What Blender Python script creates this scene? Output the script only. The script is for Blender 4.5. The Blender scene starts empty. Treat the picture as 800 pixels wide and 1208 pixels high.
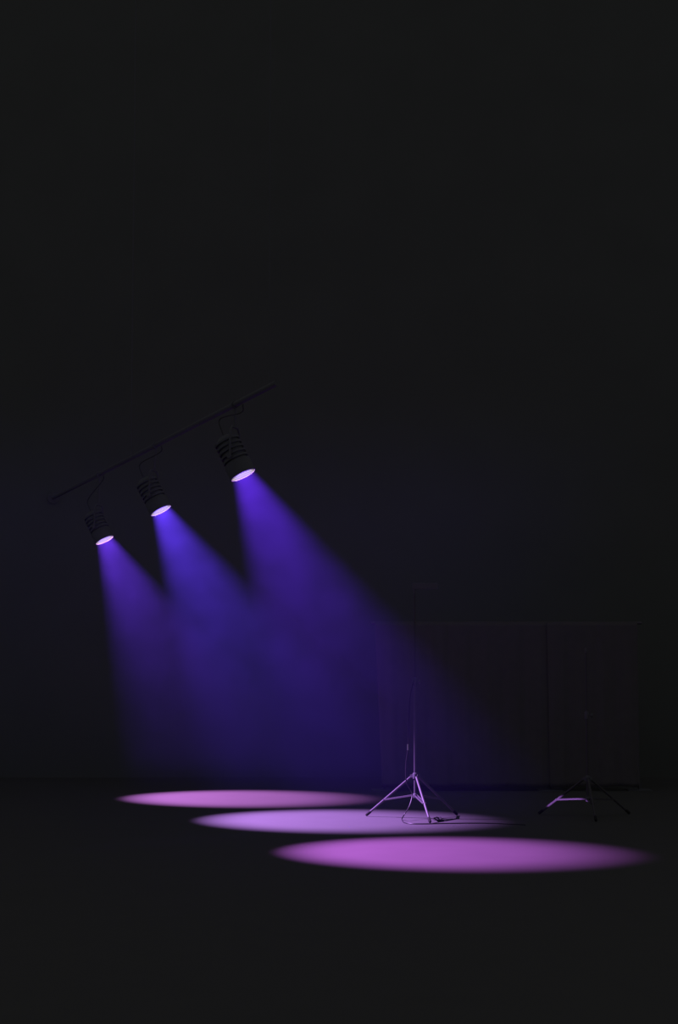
import bpy, bmesh, math, random
from mathutils import Vector, Matrix

SC = bpy.context.scene
COL = SC.collection
PI = math.pi
random.seed(4)

# ------------------------------------------------------------------ camera
F_PX, W_PX, H_PX = 2000.0, 800.0, 1208.0
EYE = 1.6                      # lens height above the floor, metres
HORIZON = 780.0                # row of the horizon in the photograph
PITCH = math.atan((HORIZON - H_PX / 2) / F_PX)
cam = bpy.data.cameras.new('camera')
cam.sensor_fit = 'VERTICAL'
cam.sensor_height = 24.0
cam.lens = F_PX / H_PX * 24.0
cam.clip_end = 200
cam_o = bpy.data.objects.new('camera', cam)
COL.objects.link(cam_o)
cam_o.location = (0, 0, EYE)
cam_o.rotation_euler = (PI / 2 + PITCH, 0, 0)
SC.camera = cam_o


def ray(px, py):
    v = Vector(((px - W_PX / 2) / F_PX, -(py - H_PX / 2) / F_PX, -1.0))
    return Matrix.Rotation(PI / 2 + PITCH, 3, 'X') @ v


def on_depth(px, py, y):
    r = ray(px, py)
    return Vector((0, 0, EYE)) + r * (y / r.y)


def on_floor(px, py, z=0.0):
    r = ray(px, py)
    return Vector((0, 0, EYE)) + r * ((z - EYE) / r.z)


# ------------------------------------------------------------------ world, exposure
world = bpy.data.worlds.new('world')
SC.world = world
world.use_nodes = True
bg = world.node_tree.nodes['Background']
bg.inputs[0].default_value = (0.108, 0.110, 0.106, 1)
bg.inputs[1].default_value = 1.0
SC.view_settings.view_transform = 'Standard'
SC.view_settings.look = 'None'
SC.view_settings.exposure = 0.0
SC.view_settings.gamma = 1.0
SC.view_settings.use_curve_mapping = False
SC.cycles.transparent_max_bounces = 24
SC.cycles.volume_bounces = 0
SC.cycles.max_bounces = 6
SC.cycles.volume_step_rate = 0.2
SC.cycles.volume_max_steps = 256

# the three lamps: pixel of the lens centre, depth, floor point the axis meets, colour, power
LAMPS = [
    (286.0, 558.6, 14.90, (504, 1005), (0.72, 0.19, 1.0), 5000),
    (189.0, 600.8, 17.75, (379, 967.3), (0.60, 0.27, 1.0), 6600),
    (122.8, 635.8, 20.55, (268, 941.3), (0.78, 0.26, 1.0), 5000),
]
SPOT_HALF = math.radians(20.3)
SPOT_BLEND = 0.82
HAZE = 0.0168                 # scattering of the haze at its thickest, per metre


# ------------------------------------------------------------------ materials
def mat(name, base, rough=0.6, metal=0.0, spec=0.5, noise=None, bump=None):
    m = bpy.data.materials.new(name)
    m.use_nodes = True
    nt = m.node_tree
    b = nt.nodes['Principled BSDF']
    b.inputs['Base Color'].default_value = (*base, 1)
    b.inputs['Roughness'].default_value = rough
    b.inputs['Metallic'].default_value = metal
    b.inputs['Specular IOR Level'].default_value = spec
    if noise or bump:
        tc = nt.nodes.new('ShaderNodeTexCoord')
        n = nt.nodes.new('ShaderNodeTexNoise')
        n.inputs['Scale'].default_value = (noise or bump)[0]
        n.inputs['Detail'].default_value = 6
        nt.links.new(tc.outputs['Object'], n.inputs['Vector'])
    if noise:
        mx = nt.nodes.new('ShaderNodeMix')
        mx.data_type = 'RGBA'
        d = noise[1]
        mx.inputs[6].default_value = (*[c * (1 - d) for c in base], 1)
        mx.inputs[7].default_value = (*[c * (1 + d) for c in base], 1)
        nt.links.new(n.outputs['Fac'], mx.inputs[0])
        nt.links.new(mx.outputs[2], b.inputs['Base Color'])
    if bump:
        bp = nt.nodes.new('ShaderNodeBump')
        bp.inputs['Strength'].default_value = bump[1]
        bp.inputs['Distance'].default_value = 0.01
        nt.links.new(n.outputs['Fac'], bp.inputs['Height'])
        nt.links.new(bp.outputs['Normal'], b.inputs['Normal'])
    return m


def glow(name, color, strength):
    m = bpy.data.materials.new(name)
    m.use_nodes = True
    nt = m.node_tree
    nt.nodes.clear()
    out = nt.nodes.new('ShaderNodeOutputMaterial')
    add = nt.nodes.new('ShaderNodeAddShader')
    tr = nt.nodes.new('ShaderNodeBsdfTransparent')
    em = nt.nodes.new('ShaderNodeEmission')
    em.inputs[0].default_value = (*color, 1)
    em.inputs[1].default_value = strength
    nt.links.new(tr.outputs[0], add.inputs[0])
    nt.links.new(em.outputs[0], add.inputs[1])
    nt.links.new(add.outputs[0], out.inputs[0])
    return m


M = {
    'floor': mat('stage floor', (0.062, 0.061, 0.0635), 0.85, spec=0.12, noise=(3.0, 0.06), bump=(60, 0.05)),
    'wall': mat('black wall paint', (0.084, 0.088, 0.088), 0.95, spec=0.05, noise=(1.2, 0.1)),
    'drape': mat('dark grey curtain cloth', (0.085, 0.078, 0.088), 0.95, spec=0.05, noise=(9, 0.12)),
    'black': mat('black powder coat', (0.088, 0.088, 0.104), 0.8, spec=0.15, noise=(20, 0.1)),
    'steel': mat('satin grey stand tube', (0.088, 0.078, 0.100), 0.45, spec=0.25, noise=(30, 0.08)),
    'dull': mat('dull dark pole', (0.060, 0.056, 0.066), 0.6, spec=0.12),
    'baffle': mat('flat black baffle paint', (0.008, 0.008, 0.008), 0.95, spec=0.02),
    'rubber': mat('black rubber', (0.015, 0.014, 0.015), 0.8, spec=0.2),
    'cable': mat('black cable sheath', (0.016, 0.015, 0.017), 0.5, spec=0.4),
    'silver': mat('bare metal', (0.5, 0.48, 0.5), 0.3, metal=0.9),
    'cell': glow('lit lamp cell', (0.95, 0.80, 0.62), 0.40),
    'lens': glow('lit lamp lens', (0.80, 0.66, 0.60), 0.30),
}


# ------------------------------------------------------------------ helpers
def obj(name, bm, m, parent=None, smooth=True, bevel=0.0):
    me = bpy.data.meshes.new(name)
    bmesh.ops.recalc_face_normals(bm, faces=bm.faces)
    bm.to_mesh(me)
    bm.free()
    me.materials.append(m)
    if smooth:
        for p in me.polygons:
            p.use_smooth = True
    o = bpy.data.objects.new(name, me)
    COL.objects.link(o)
    if parent:
        o.parent = parent
    if bevel:
        md = o.modifiers.new('bevel', 'BEVEL')
        md.width = bevel
        md.segments = 2
        md.limit_method = 'ANGLE'
    if smooth:
        try:
            me.set_sharp_from_angle(angle=math.radians(40))
        except Exception:
            pass
    return o


def tag(o, label=None, cat=None, group=None, kind=None):
    if label: o['label'] = label
    if cat: o['category'] = cat
    if group: o['group'] = group
    if kind: o['kind'] = kind
    return o


def empty(name, loc):
    o = bpy.data.objects.new(name, None)
    o.empty_display_size = 0.1
    o.location = loc
    COL.objects.link(o)
    return o


def frame_for(t):
    t = t.normalized()
    a = Vector((0, 0, 1)) if abs(t.z) < 0.9 else Vector((1, 0, 0))
    u = t.cross(a).normalized()
    return u, t.cross(u).normalized()


def tube(bm, pts, rad, seg=12, cap=True):
    """sweep a ring along pts; rad is one radius or one per point"""
    pts = [Vector(p) for p in pts]
    rads = rad if isinstance(rad, (list, tuple)) else [rad] * len(pts)
    rings, u = [], None
    for i, p in enumerate(pts):
        t = (pts[min(i + 1, len(pts) - 1)] - pts[max(i - 1, 0)])
        if t.length < 1e-7:
            t = pts[-1] - pts[0]
        t.normalize()
        if u is None:
            u, v = frame_for(t)
        else:
            u = (u - t * u.dot(t)).normalized()
            v = t.cross(u).normalized()
        rings.append([bm.verts.new(p + (u * math.cos(2 * PI * k / seg) + v * math.sin(2 * PI * k / seg)) * rads[i])
                      for k in range(seg)])
    for a, b in zip(rings, rings[1:]):
        for k in range(seg):
            bm.faces.new((a[k], a[(k + 1) % seg], b[(k + 1) % seg], b[k]))
    if cap:
        bm.faces.new(rings[0])
        bm.faces.new(rings[-1])
    return bm


def box(bm, c, s, rot=None):
    vs = []
    for x in (-.5, .5):
        for y in (-.5, .5):
            for z in (-.5, .5):
                p = Vector((x * s[0], y * s[1], z * s[2]))
                if rot is not None:
                    p = rot @ p
                vs.append(bm.verts.new(Vector(c) + p))
    for f in ((0, 1, 3, 2), (4, 6, 7, 5), (0, 4, 5, 1), (2, 3, 7, 6), (0, 2, 6, 4), (1, 5, 7, 3)):
        bm.faces.new([vs[i] for i in f])
    return bm


def lathe(bm, prof, seg=32, cx=0.0, cy=0.0, close=False):
    """prof: list of (radius, z) about the z axis"""
    rings = []
    for r, z in prof:
        if r < 1e-6:
            rings.append([bm.verts.new((cx, cy, z))])
        else:
            rings.append([bm.verts.new((cx + r * math.cos(2 * PI * k / seg), cy + r * math.sin(2 * PI * k / seg), z)) for k in range(seg)])
    pairs = list(zip(rings, rings[1:]))
    if close:
        pairs.append((rings[-1], rings[0]))
    for a, b in pairs:
        for k in range(seg):
            k2 = (k + 1) % seg
            if len(a) == 1 and len(b) == 1:
                continue
            if len(a) == 1:
                bm.faces.new((a[0], b[k], b[k2]))
            elif len(b) == 1:
                bm.faces.new((a[k], a[k2], b[0]))
            else:
                bm.faces.new((a[k], a[k2], b[k2], b[k]))
    return bm


def smooth_path(pts, n=10):
    """Catmull-Rom through the points"""
    P = [Vector(p) for p in pts]
    P = [P[0] * 2 - P[1]] + P + [P[-1] * 2 - P[-2]]
    out = []
    for i in range(1, len(P) - 2):
        for k in range(n):
            t = k / n
            a, b, c, d = P[i - 1], P[i], P[i + 1], P[i + 2]
            out.append(0.5 * ((2 * b) + (c - a) * t + (2 * a - 5 * b + 4 * c - d) * t * t + (3 * b - a - 3 * c + d) * t ** 3))
    out.append(P[-2])
    return out


# ------------------------------------------------------------------ the setting
WALL_Y = 23.6
bm = bmesh.new()
box(bm, (0, 4.9, -0.1), (26, 37.8, 0.2))
tag(obj('floor', bm, M['floor'], smooth=False), 'dark matte stage floor under the pools of light', 'floor', kind='structure')

bm = bmesh.new()
box(bm, (0, WALL_Y + 0.1, 6.5), (26, 0.2, 13.4))
tag(obj('wall_back', bm, M['wall'], smooth=False), 'black back wall of the stage', 'wall', kind='structure')

# haze hanging in the air of the whole stage
hz = bpy.data.materials.new('stage haze')
hz.use_nodes = True
nt = hz.node_tree
nt.nodes.clear()
out = nt.nodes.new('ShaderNodeOutputMaterial')
sct = nt.nodes.new('ShaderNodeVolumeScatter')
sct.inputs['Color'].default_value = (0.185, 0.135, 1.0, 1)
sct.inputs['Anisotropy'].default_value = 0.0
geo = nt.nodes.new('ShaderNodeNewGeometry')
sep = nt.nodes.new('ShaderNodeSeparateXYZ')
nt.links.new(geo.outputs['Position'], sep.inputs[0])


def ramp(sock, a, b, lo, hi):
    n = nt.nodes.new('ShaderNodeMapRange')
    n.interpolation_type = 'SMOOTHSTEP'
    for k, v in zip((1, 2, 3, 4), (a, b, lo, hi)):
        n.inputs[k].default_value = v
    nt.links.new(sock, n.inputs[0])
    return n.outputs[0]


def times(a, b):
    n = nt.nodes.new('ShaderNodeMath')
    n.operation = 'MULTIPLY'
    for k, v in enumerate((a, b)):
        if isinstance(v, float):
            n.inputs[k].default_value = v
        else:
            nt.links.new(v, n.inputs[k])
    return n.outputs[0]


# thickest at lamp height, thinning out upward, towards the house and to both sides, with drifting wisps
nz = nt.nodes.new('ShaderNodeTexNoise')
nz.inputs['Scale'].default_value = 3.6
nz.inputs['Detail'].default_value = 2.0
nz.inputs['Roughness'].default_value = 0.5
nt.links.new(geo.outputs['Position'], nz.inputs['Vector'])
dens = times(ramp(nz.outputs['Fac'], 0.25, 0.75, 0.75, 1.25), HAZE)
dens = times(dens, ramp(sep.outputs['Z'], 0.3, 3.1, 0.29, 1.0))
dens = times(dens, ramp(sep.outputs['Z'], 3.15, 4.0, 1.0, 0.0))
dens = times(dens, ramp(sep.outputs['Z'], 0.10, 0.60, 0.12, 1.0))
dens = times(dens, ramp(sep.outputs['Y'], 12.6, 14.0, 0.0, 1.0))
dens = times(dens, ramp(sep.outputs['X'], -6.0, -3.6, 0.0, 1.0))
dens = times(dens, ramp(sep.outputs['X'], 0.6, 3.2, 1.0, 0.0))
nt.links.new(dens, sct.inputs['Density'])
nt.links.new(sct.outputs[0], out.inputs['Volume'])
bm = bmesh.new()
box(bm, (-0.8, 16.85, 2.06), (9.2, 10.1, 4.08))
tag(obj('haze', bm, hz, smooth=False), 'thin haze filling the air of the stage', 'haze', kind='stuff')


# ------------------------------------------------------------------ lamps on the bar
LENS_R = 0.112
APEX = 0.296
lens_pts = [on_depth(px, py, d) for px, py, d, *_ in LAMPS]
aim_pts = [on_floor(*a[3]) for a in LAMPS]
BAR_Z = max(p.z for p in lens_pts) + 0.62


def axis_back(i):
    return lens_pts[i] - (aim_pts[i] - lens_pts[i]).normalized() * 0.16     # yoke pivot


# the bar runs above the yoke pivots
pa, pb = axis_back(0), axis_back(2)
bar_dir = Vector((pb.x - pa.x, pb.y - pa.y, 0)).normalized()


def bar_at(y):
    return Vector((pa.x + (pb.x - pa.x) * (y - pa.y) / (pb.y - pa.y), y, BAR_Z))


def make_lamp(i, label):
    px, py, d, fl, colr, power = LAMPS[i]
    lens, aim = lens_pts[i], aim_pts[i]
    axis = (aim - lens).normalized()
    root = empty('stage_light', lens)
    q = axis.to_track_quat('-Z', 'Y')
    root.rotation_mode = 'QUATERNION'
    root.rotation_quaternion = q
    tag(root, label, 'stage light', 'stage lights in a row on the bar')
    # housing: hollow can with cooling fins, open at the front (local -Z is the beam)
    bm = bmesh.new()
    prof = [(LENS_R + 0.004, -0.012), (LENS_R + 0.009, -0.012), (LENS_R + 0.009, 0.10), (LENS_R + 0.005, 0.115)]
    for k in range(5):
        z = 0.12 + k * 0.044
        prof += [(0.100, z), (0.100, z + 0.012), (0.118, z + 0.015), (0.118, z + 0.033)]
    prof += [(0.095, 0.345), (0.06, 0.372), (0.0, 0.375)]
    inner = [(0.0, 0.355), (0.05, 0.350), (0.085, 0.33), (0.094, 0.12), (LENS_R + 0.0035, 0.06), (LENS_R + 0.0035, -0.012)]
    lathe(bm, prof, 40)
    obj('housing', bm, M['black'], root)
    bm = bmesh.new()
    lathe(bm, inner, 40)
    obj('inner_baffle', bm, M['baffle'], root)
    bm = bmesh.new()
    lathe(bm, [(LENS_R + 0.0005, -0.013), (LENS_R + 0.0005, -0.0165), (LENS_R + 0.004, -0.0165), (LENS_R + 0.012, -0.012), (LENS_R + 0.012, 0.004), (LENS_R + 0.0095, 0.004), (LENS_R + 0.0095, -0.013)], 40, close=True)
    obj('front_ring', bm, M['black'], root)
    # lens plate and its hexagonal field of lit cells
    bm = bmesh.new()
    lathe(bm, [(LENS_R + 0.0005, -0.0172), (0.0, -0.0185)], 40)
    ln = obj('lens', bm, M['lens'], root)
    bm = bmesh.new()
    pitch = 0.0245
    for a in range(-5, 6):
        for b in range(-5, 6):
            x = pitch * (a + b * 0.5)
            y = pitch * b * math.sqrt(3) / 2
            if math.hypot(x, y) > LENS_R - 0.009:
                continue
            lathe(bm, [(0.0106, -0.0192), (0.006, -0.0208), (0.0, -0.0212)], 12, x, y)
    obj('lit_cells', bm, M['cell'], ln)
    # light source behind the lens
    ld = bpy.data.lights.new('lamp_source', 'SPOT')
    ld.energy = power
    ld.color = colr
    ld.spot_size = SPOT_HALF * 2 * (1.0, 1.0, 1.05)[i]
    ld.spot_blend = SPOT_BLEND
    ld.shadow_soft_size = 0.012
    lo = bpy.data.objects.new('lamp_source', ld)
    COL.objects.link(lo)
    lo.parent = root
    lo.location = (0, 0, APEX)
    # yoke, pivot knobs and clamp, laid out in world space and brought into the lamp's frame
    inv = Matrix.Translation(lens) @ q.to_matrix().to_4x4()
    inv = inv.inverted()
    piv = lens - axis * 0.16
    side = (q @ Vector((1, 0, 0))).normalized()
    top = bar_at(piv.y)
    side_h = Vector((side.x, side.y, 0)).normalized()
    R = 0.132
    up = Vector((0, 0, 1))
    bm = bmesh.new()
    th = [piv - side * R, piv - side * R + up * 0.16, piv - side * R * 0.92 + up * 0.235, piv - side * R * 0.6 + up * 0.27]
    th2 = [2 * piv.dot(side) * side * 0 + (p - 2 * (p - piv).dot(side) * side) for p in reversed(th)]
    tube(bm, [inv @ p for p in th + th2], 0.010, 10)
    obj('yoke', bm, M['black'], root)
    for s in (-1, 1):
        bm = bmesh.new()
        c = piv + side * s * 0.108
        tube(bm, [inv @ c, inv @ (c + side * s * 0.045), inv @ (c + side * s * 0.047), inv @ (c + side * s * 0.062)], [0.010, 0.010, 0.022, 0.020], 14)
        obj('knob', bm, M['black'], root)
    bm = bmesh.new()
    a = piv + up * 0.262
    tube(bm, [inv @ a, inv @ Vector((top.x, top.y, top.z - 0.03))], 0.012, 10)
    d1 = bar_dir * 0.025
    tube(bm, [inv @ (top - d1), inv @ (top + d1)], 0.038, 18)
    obj('clamp', bm, M['black'], root)
    bm = bmesh.new()
    b0 = lens - axis * 0.365
    pts = [b0, b0 - axis * 0.06, b0 - axis * 0.10 + up * 0.08 , Vector((top.x, top.y, top.z)) - bar_dir * 0.20 - up * 0.10, Vector((top.x, top.y, top.z)) - bar_dir * 0.25 - up * 0.036]
    tube(bm, [inv @ p for p in smooth_path(pts, 8)], 0.006, 8)
    obj('power_lead', bm, M['cable'], root)
    return root


bm = bmesh.new()
p0, p1 = bar_at(13.75), bar_at(WALL_Y)
tube(bm, [p0, p1], 0.025, 16)
bar = tag(empty('lighting_bar', p0), 'black overhead pipe that the three glowing lamps hang from', 'lighting bar')
for v in bm.verts:
    v.co -= p0
obj('pipe', bm, M['black'], bar)
bm = bmesh.new()
tube(bm, [p1 - p0 - bar_dir * 0.03, p1 - p0 - bar_dir * 0.0], 0.08, 20)
obj('wall_flange', bm, M['black'], bar)
for yy in (13.95, 18.9):
    c = bar_at(yy) - p0
    bm = bmesh.new()
    tube(bm, [c + Vector((0, 0, 0.02)), c + Vector((0, 0, 12.2 - BAR_Z))], 0.008, 8)
    obj('hanger_rod', bm, M['black'], bar)

make_lamp(0, 'largest of the three glowing round lamps, its beam falling on the front pool of light')
make_lamp(1, 'middle one of the three glowing round lamps, with the bluest beam')
make_lamp(2, 'smallest and leftmost of the three glowing round lamps, its beam falling on the rear pool')


# ------------------------------------------------------------------ tripod stands
def make_stand(loc, azim, apex, hub, foot_r, joint_t, top, knob_z, label, crossbar=False, metal='steel'):
    root = empty('tripod_stand', loc)
    tag(root, label, 'tripod stand', 'tripod stands')
    bm = bmesh.new()
    tube(bm, [(0, 0, hub - 0.03), (0, 0, knob_z)], 0.0135, 14)
    obj('lower_pole', bm, M[metal], root)
    bm = bmesh.new()
    tube(bm, [(0, 0, knob_z - 0.02), (0, 0, top)], 0.0098, 14)
    obj('upper_pole', bm, M['dull'], root)
    bm = bmesh.new()
    lathe(bm, [(0.0137, knob_z - 0.05), (0.021, knob_z - 0.045), (0.023, knob_z - 0.01), (0.023, knob_z + 0.02), (0.017, knob_z + 0.032), (0.0099, knob_z + 0.034)], 18)
    c = obj('clutch_collar', bm, M['black'], root)
    bm = bmesh.new()
    tube(bm, [(0.02, -0.004, knob_z - 0.01), (0.042, -0.008, knob_z - 0.01), (0.043, -0.008, knob_z - 0.01), (0.062, -0.012, knob_z - 0.01)], [0.006, 0.006, 0.021, 0.019], 12)
    obj('clutch_knob', bm, M['black'], c)
    # leg collar with three ears
    bm = bmesh.new()
    lathe(bm, [(0.0136, apex - 0.03), (0.024, apex - 0.028), (0.026, apex - 0.005), (0.026, apex + 0.02), (0.019, apex + 0.032), (0.0136, apex + 0.034)], 18)
    for a in azim:
        a = math.radians(a)
        rot = Matrix.Rotation(a, 3, 'Z')
        for s in (-1, 1):
            box(bm, rot @ Vector((0.034, s * 0.0155, apex)), (0.03, 0.004, 0.03), rot)
    obj('leg_collar', bm, M['black'], root)
    bm = bmesh.new()
    lathe(bm, [(0.0137, hub - 0.028), (0.020, hub - 0.026), (0.023, hub - 0.008), (0.023, hub + 0.008), (0.018, hub + 0.018), (0.0137, hub + 0.02)], 18)
    obj('brace_collar', bm, M['black'], root)
    for a in azim:
        a = math.radians(a)
        u = Vector((math.cos(a), math.sin(a), 0))
        A = u * 0.034 + Vector((0, 0, apex))
        Bf = u * foot_r + Vector((0, 0, 0.012))
        J = A.lerp(Bf, joint_t)
        bm = bmesh.new()
        tube(bm, [A, A.lerp(Bf, 0.93)], 0.0122, 12)
        leg = obj('leg', bm, M[metal], root)
        bm = bmesh.new()
        t = (Bf - A).normalized()
        tube(bm, [A.lerp(Bf, 0.90), A.lerp(Bf, 0.915), A.lerp(Bf, 0.985), Bf], [0.0130, 0.0150, 0.0150, 0.0115], 12)
        obj('rubber_foot', bm, M['rubber'], leg)
        # brace: a pair of flat straps from the collar to the leg
        n = Vector((-u.y, u.x, 0))
        H = u * 0.02 + Vector((0, 0, hub))
        bm = bmesh.new()
        for s in (-1, 1):
            d = (J - H)
            L = d.length
            dx = d.normalized()
            rot = Matrix((dx, n, dx.cross(n))).transposed()
            box(bm, (H + J) / 2 + n * s * 0.0145, (L + 0.02, 0.004, 0.018), rot)
        br = obj('brace', bm, M[metal], root, smooth=False, bevel=0.0012)
        bm = bmesh.new()
        tube(bm, [J - n * 0.02, J + n * 0.02], 0.0055, 8)
        obj('pivot_bolt', bm, M['black'], br)
    if crossbar:
        bm = bmesh.new()
        tube(bm, [(0, 0, top - 0.03), (0, 0, top + 0.02)], 0.013, 12)
        box(bm, (0.11, 0, top + 0.045), (0.26, 0.05, 0.06))
        obj('top_bracket', bm, M['black'], root, smooth=False, bevel=0.004)
    else:
        bm = bmesh.new()
        lathe(bm, [(0.0099, top - 0.03), (0.013, top - 0.028), (0.013, top + 0.012), (0.008, top + 0.02), (0.0, top + 0.021)], 14)
        obj('end_cap', bm, M['black'], root)
    return root


S1 = on_floor(490.0, 965.6)
top1 = EYE + (HORIZON - 697) / F_PX * S1.y
knob1 = EYE - (803 - HORIZON) / F_PX * S1.y
make_stand(S1, (155, 283, 35), 0.430, 0.235, 0.55, 0.60, top1, knob1,
           'tall grey tripod stand with a cable, standing in the middle pool of light', True)
S2 = on_depth(693.0, 900.0, 17.7)
S2.z = 0
make_stand(S2, (150, 270, 30), 0.390, 0.185, 0.55, 0.60, 1.72, 1.05,
           'second tripod stand in the dark at right, only one leg and brace catching light', metal='dull')


# ------------------------------------------------------------------ cable and connectors round the stand
def fl(px, py, z=0.005):
    return on_floor(px, py, z)


rc = 0.0055
pole = lambda px, py: on_depth(px, py, S1.y - 0.03)
pts = [on_depth(489.0, 800, S1.y - 0.016), pole(484.0, 822), pole(482.5, 850), pole(482.2, 876), pole(481.0, 886), pole(479.0, 902), pole(479.5, 922),
       pole(485.5, 934), on_depth(486.0, 941, S1.y - 0.05), on_depth(482.5, 952, S1.y - 0.12), on_depth(477.0, 961, S1.y - 0.25),
       fl(474.2, 966.5, rc), fl(476.5, 970, rc), fl(484, 971.6, rc), fl(500, 971.9, rc), fl(530, 971.3, rc), fl(562, 971.0, rc), fl(590, 971.5, rc), fl(620, 973, rc)]
bm = bmesh.new()
path = smooth_path(pts, 8)
for p in path:
    p.z = max(p.z, rc)
tube(bm, path, rc, 8)
o = obj('cable', bm, M['cable'])
tag(o, 'long thin black cable hanging down the tall tripod stand and trailing right across the floor', 'cable')
# little metal clip where the cable is tied near the pole
bm = bmesh.new()
c = pole(481.3, 881.5)
tube(bm, [c + Vector((0, 0, 0.03)), c - Vector((0, 0, 0.03))], 0.0085, 10)
obj('cable_clip', bm, M['silver'], o)

bm = bmesh.new()
pts = [fl(539, 965.6, rc), fl(531, 967.0, rc), fl(523.5, 967.2, rc), fl(516, 967.6, rc), fl(511, 966.0, rc), fl(514, 964.6, rc), fl(520, 964.8, rc)]
tube(bm, smooth_path(pts, 8), rc, 8)
o = obj('patch_cable', bm, M['cable'])
tag(o, 'short black cable with two plugs, lying by the right foot of the tall stand', 'cable')
for (ax, ay, bx, by) in ((515.2, 964.6, 517.4, 967.9), (519.2, 964.7, 521.6, 967.8)):
    bm = bmesh.new()
    A, B = fl(ax, ay, 0.014), fl(bx, by, 0.014)
    d = B - A
    tube(bm, [A, A + d * 0.1, A + d * 0.6, A + d * 0.62, B], [0.010, 0.0135, 0.0135, 0.010, 0.008], 10)
    obj('plug', bm, M['rubber'], o)


# ------------------------------------------------------------------ backdrop: rail on uprights, two curtains hung from it
BD = 21.25
zt = on_depth(600, 735, BD).z
railA, railB = on_depth(441, 736, BD), on_depth(754, 736, BD)
rail = empty('curtain_rail', (railA.x, BD, 0))
tag(rail, 'black metal rail on thin uprights that carries the dark backdrop curtains', 'curtain rail')
bm = bmesh.new()
L = railB.x - railA.x
tube(bm, [(-0.03, 0.0, zt), (L + 0.03, 0.0, zt)], 0.017, 12)
obj('crossbar', bm, M['steel'], rail)
for x in (0.12, L * 0.66, L - 0.02):
    bm = bmesh.new()
    tube(bm, [(x, 0.075, 0.012), (x, 0.075, zt - 0.02), (x, 0.03, zt + 0.0), (x, 0.0, zt)], 0.013, 10)
    up_ = obj('upright', bm, M['black'], rail)
    bm = bmesh.new()
    box(bm, (x, 0.12, 0.006), (0.30, 0.30, 0.012))
    obj('base_plate', bm, M['black'], up_, smooth=False, bevel=0.002)


def curtain(xl_top, xl_bot, xr_top, xr_bot, y, ztop, zbot, folds, amp, seed, label):
    rnd = random.Random(seed)
    ph = [rnd.uniform(0, 6.28) for _ in range(4)]
    nx, nz = 120, 40
    bm = bmesh.new()
    g = []
    for j in range(nz + 1):
        t = j / nz
        z = ztop + (zbot - ztop) * t
        xl = xl_top + (xl_bot - xl_top) * t
        xr = xr_top + (xr_bot - xr_top) * t
        row = []
        for i in range(nx + 1):
            s = i / nx
            w = s * folds * 2 * PI
            a = amp * (0.35 + 0.65 * t)
            dy = a * (math.sin(w + ph[0] + 0.35 * math.sin(3 * t + ph[1])) + 0.4 * math.sin(2.3 * w + ph[2] + t))
            row.append(bm.verts.new((xl + (xr - xl) * s, y + dy, z + 0.006 * math.sin(w * 0.5 + ph[3]) * t)))
        g.append(row)
    for j in range(nz):
        for i in range(nx):
            bm.faces.new((g[j][i], g[j][i + 1], g[j + 1][i + 1], g[j + 1][i]))
    o = obj('backdrop_curtain', bm, M['drape'])
    md = o.modifiers.new('thickness', 'SOLIDIFY')
    md.thickness = 0.006
    tag(o, label, 'curtain', 'backdrop curtains on the rail')
    # hem sewn along the top edge
    bm = bmesh.new()
    pts = [Vector((v.co.x, v.co.y, v.co.z)) for v in []]
    return o


def cx(px):
    return on_depth(px, 800, BD).x


curtain(cx(442.5), cx(450.5), cx(646), cx(648), BD - 0.045, zt + 0.012, 0.055, 7, 0.012, 3,
        'wide dark curtain hanging behind the tall tripod stand')
curtain(cx(645), cx(647), cx(752), cx(752), BD - 0.062, zt + 0.012, 0.055, 4, 0.012, 8,
        'narrow dark curtain at the right end, behind the second tripod stand')

# ------------------------------------------------------------------ unseen low spot, added to light the second stand's leg and brace
tgt = on_depth(672, 947, 17.85)
src = Vector((-3.9, 11.2, 0.16))
ld = bpy.data.lights.new('added_side_spot', 'SPOT')
ld.energy = 12500
ld.color = (0.62, 0.25, 1.0)
ld.spot_size = math.radians(3.5)
ld.spot_blend = 0.4
ld.shadow_soft_size = 0.01
lo = bpy.data.objects.new('added_side_spot', ld)
COL.objects.link(lo)
lo.location = src
lo.rotation_mode = 'QUATERNION'
lo.rotation_quaternion = (tgt - src).to_track_quat('-Z', 'Y')
lo.scale = (1.0, 0.29, 1.0)          # cone flattened to a slot
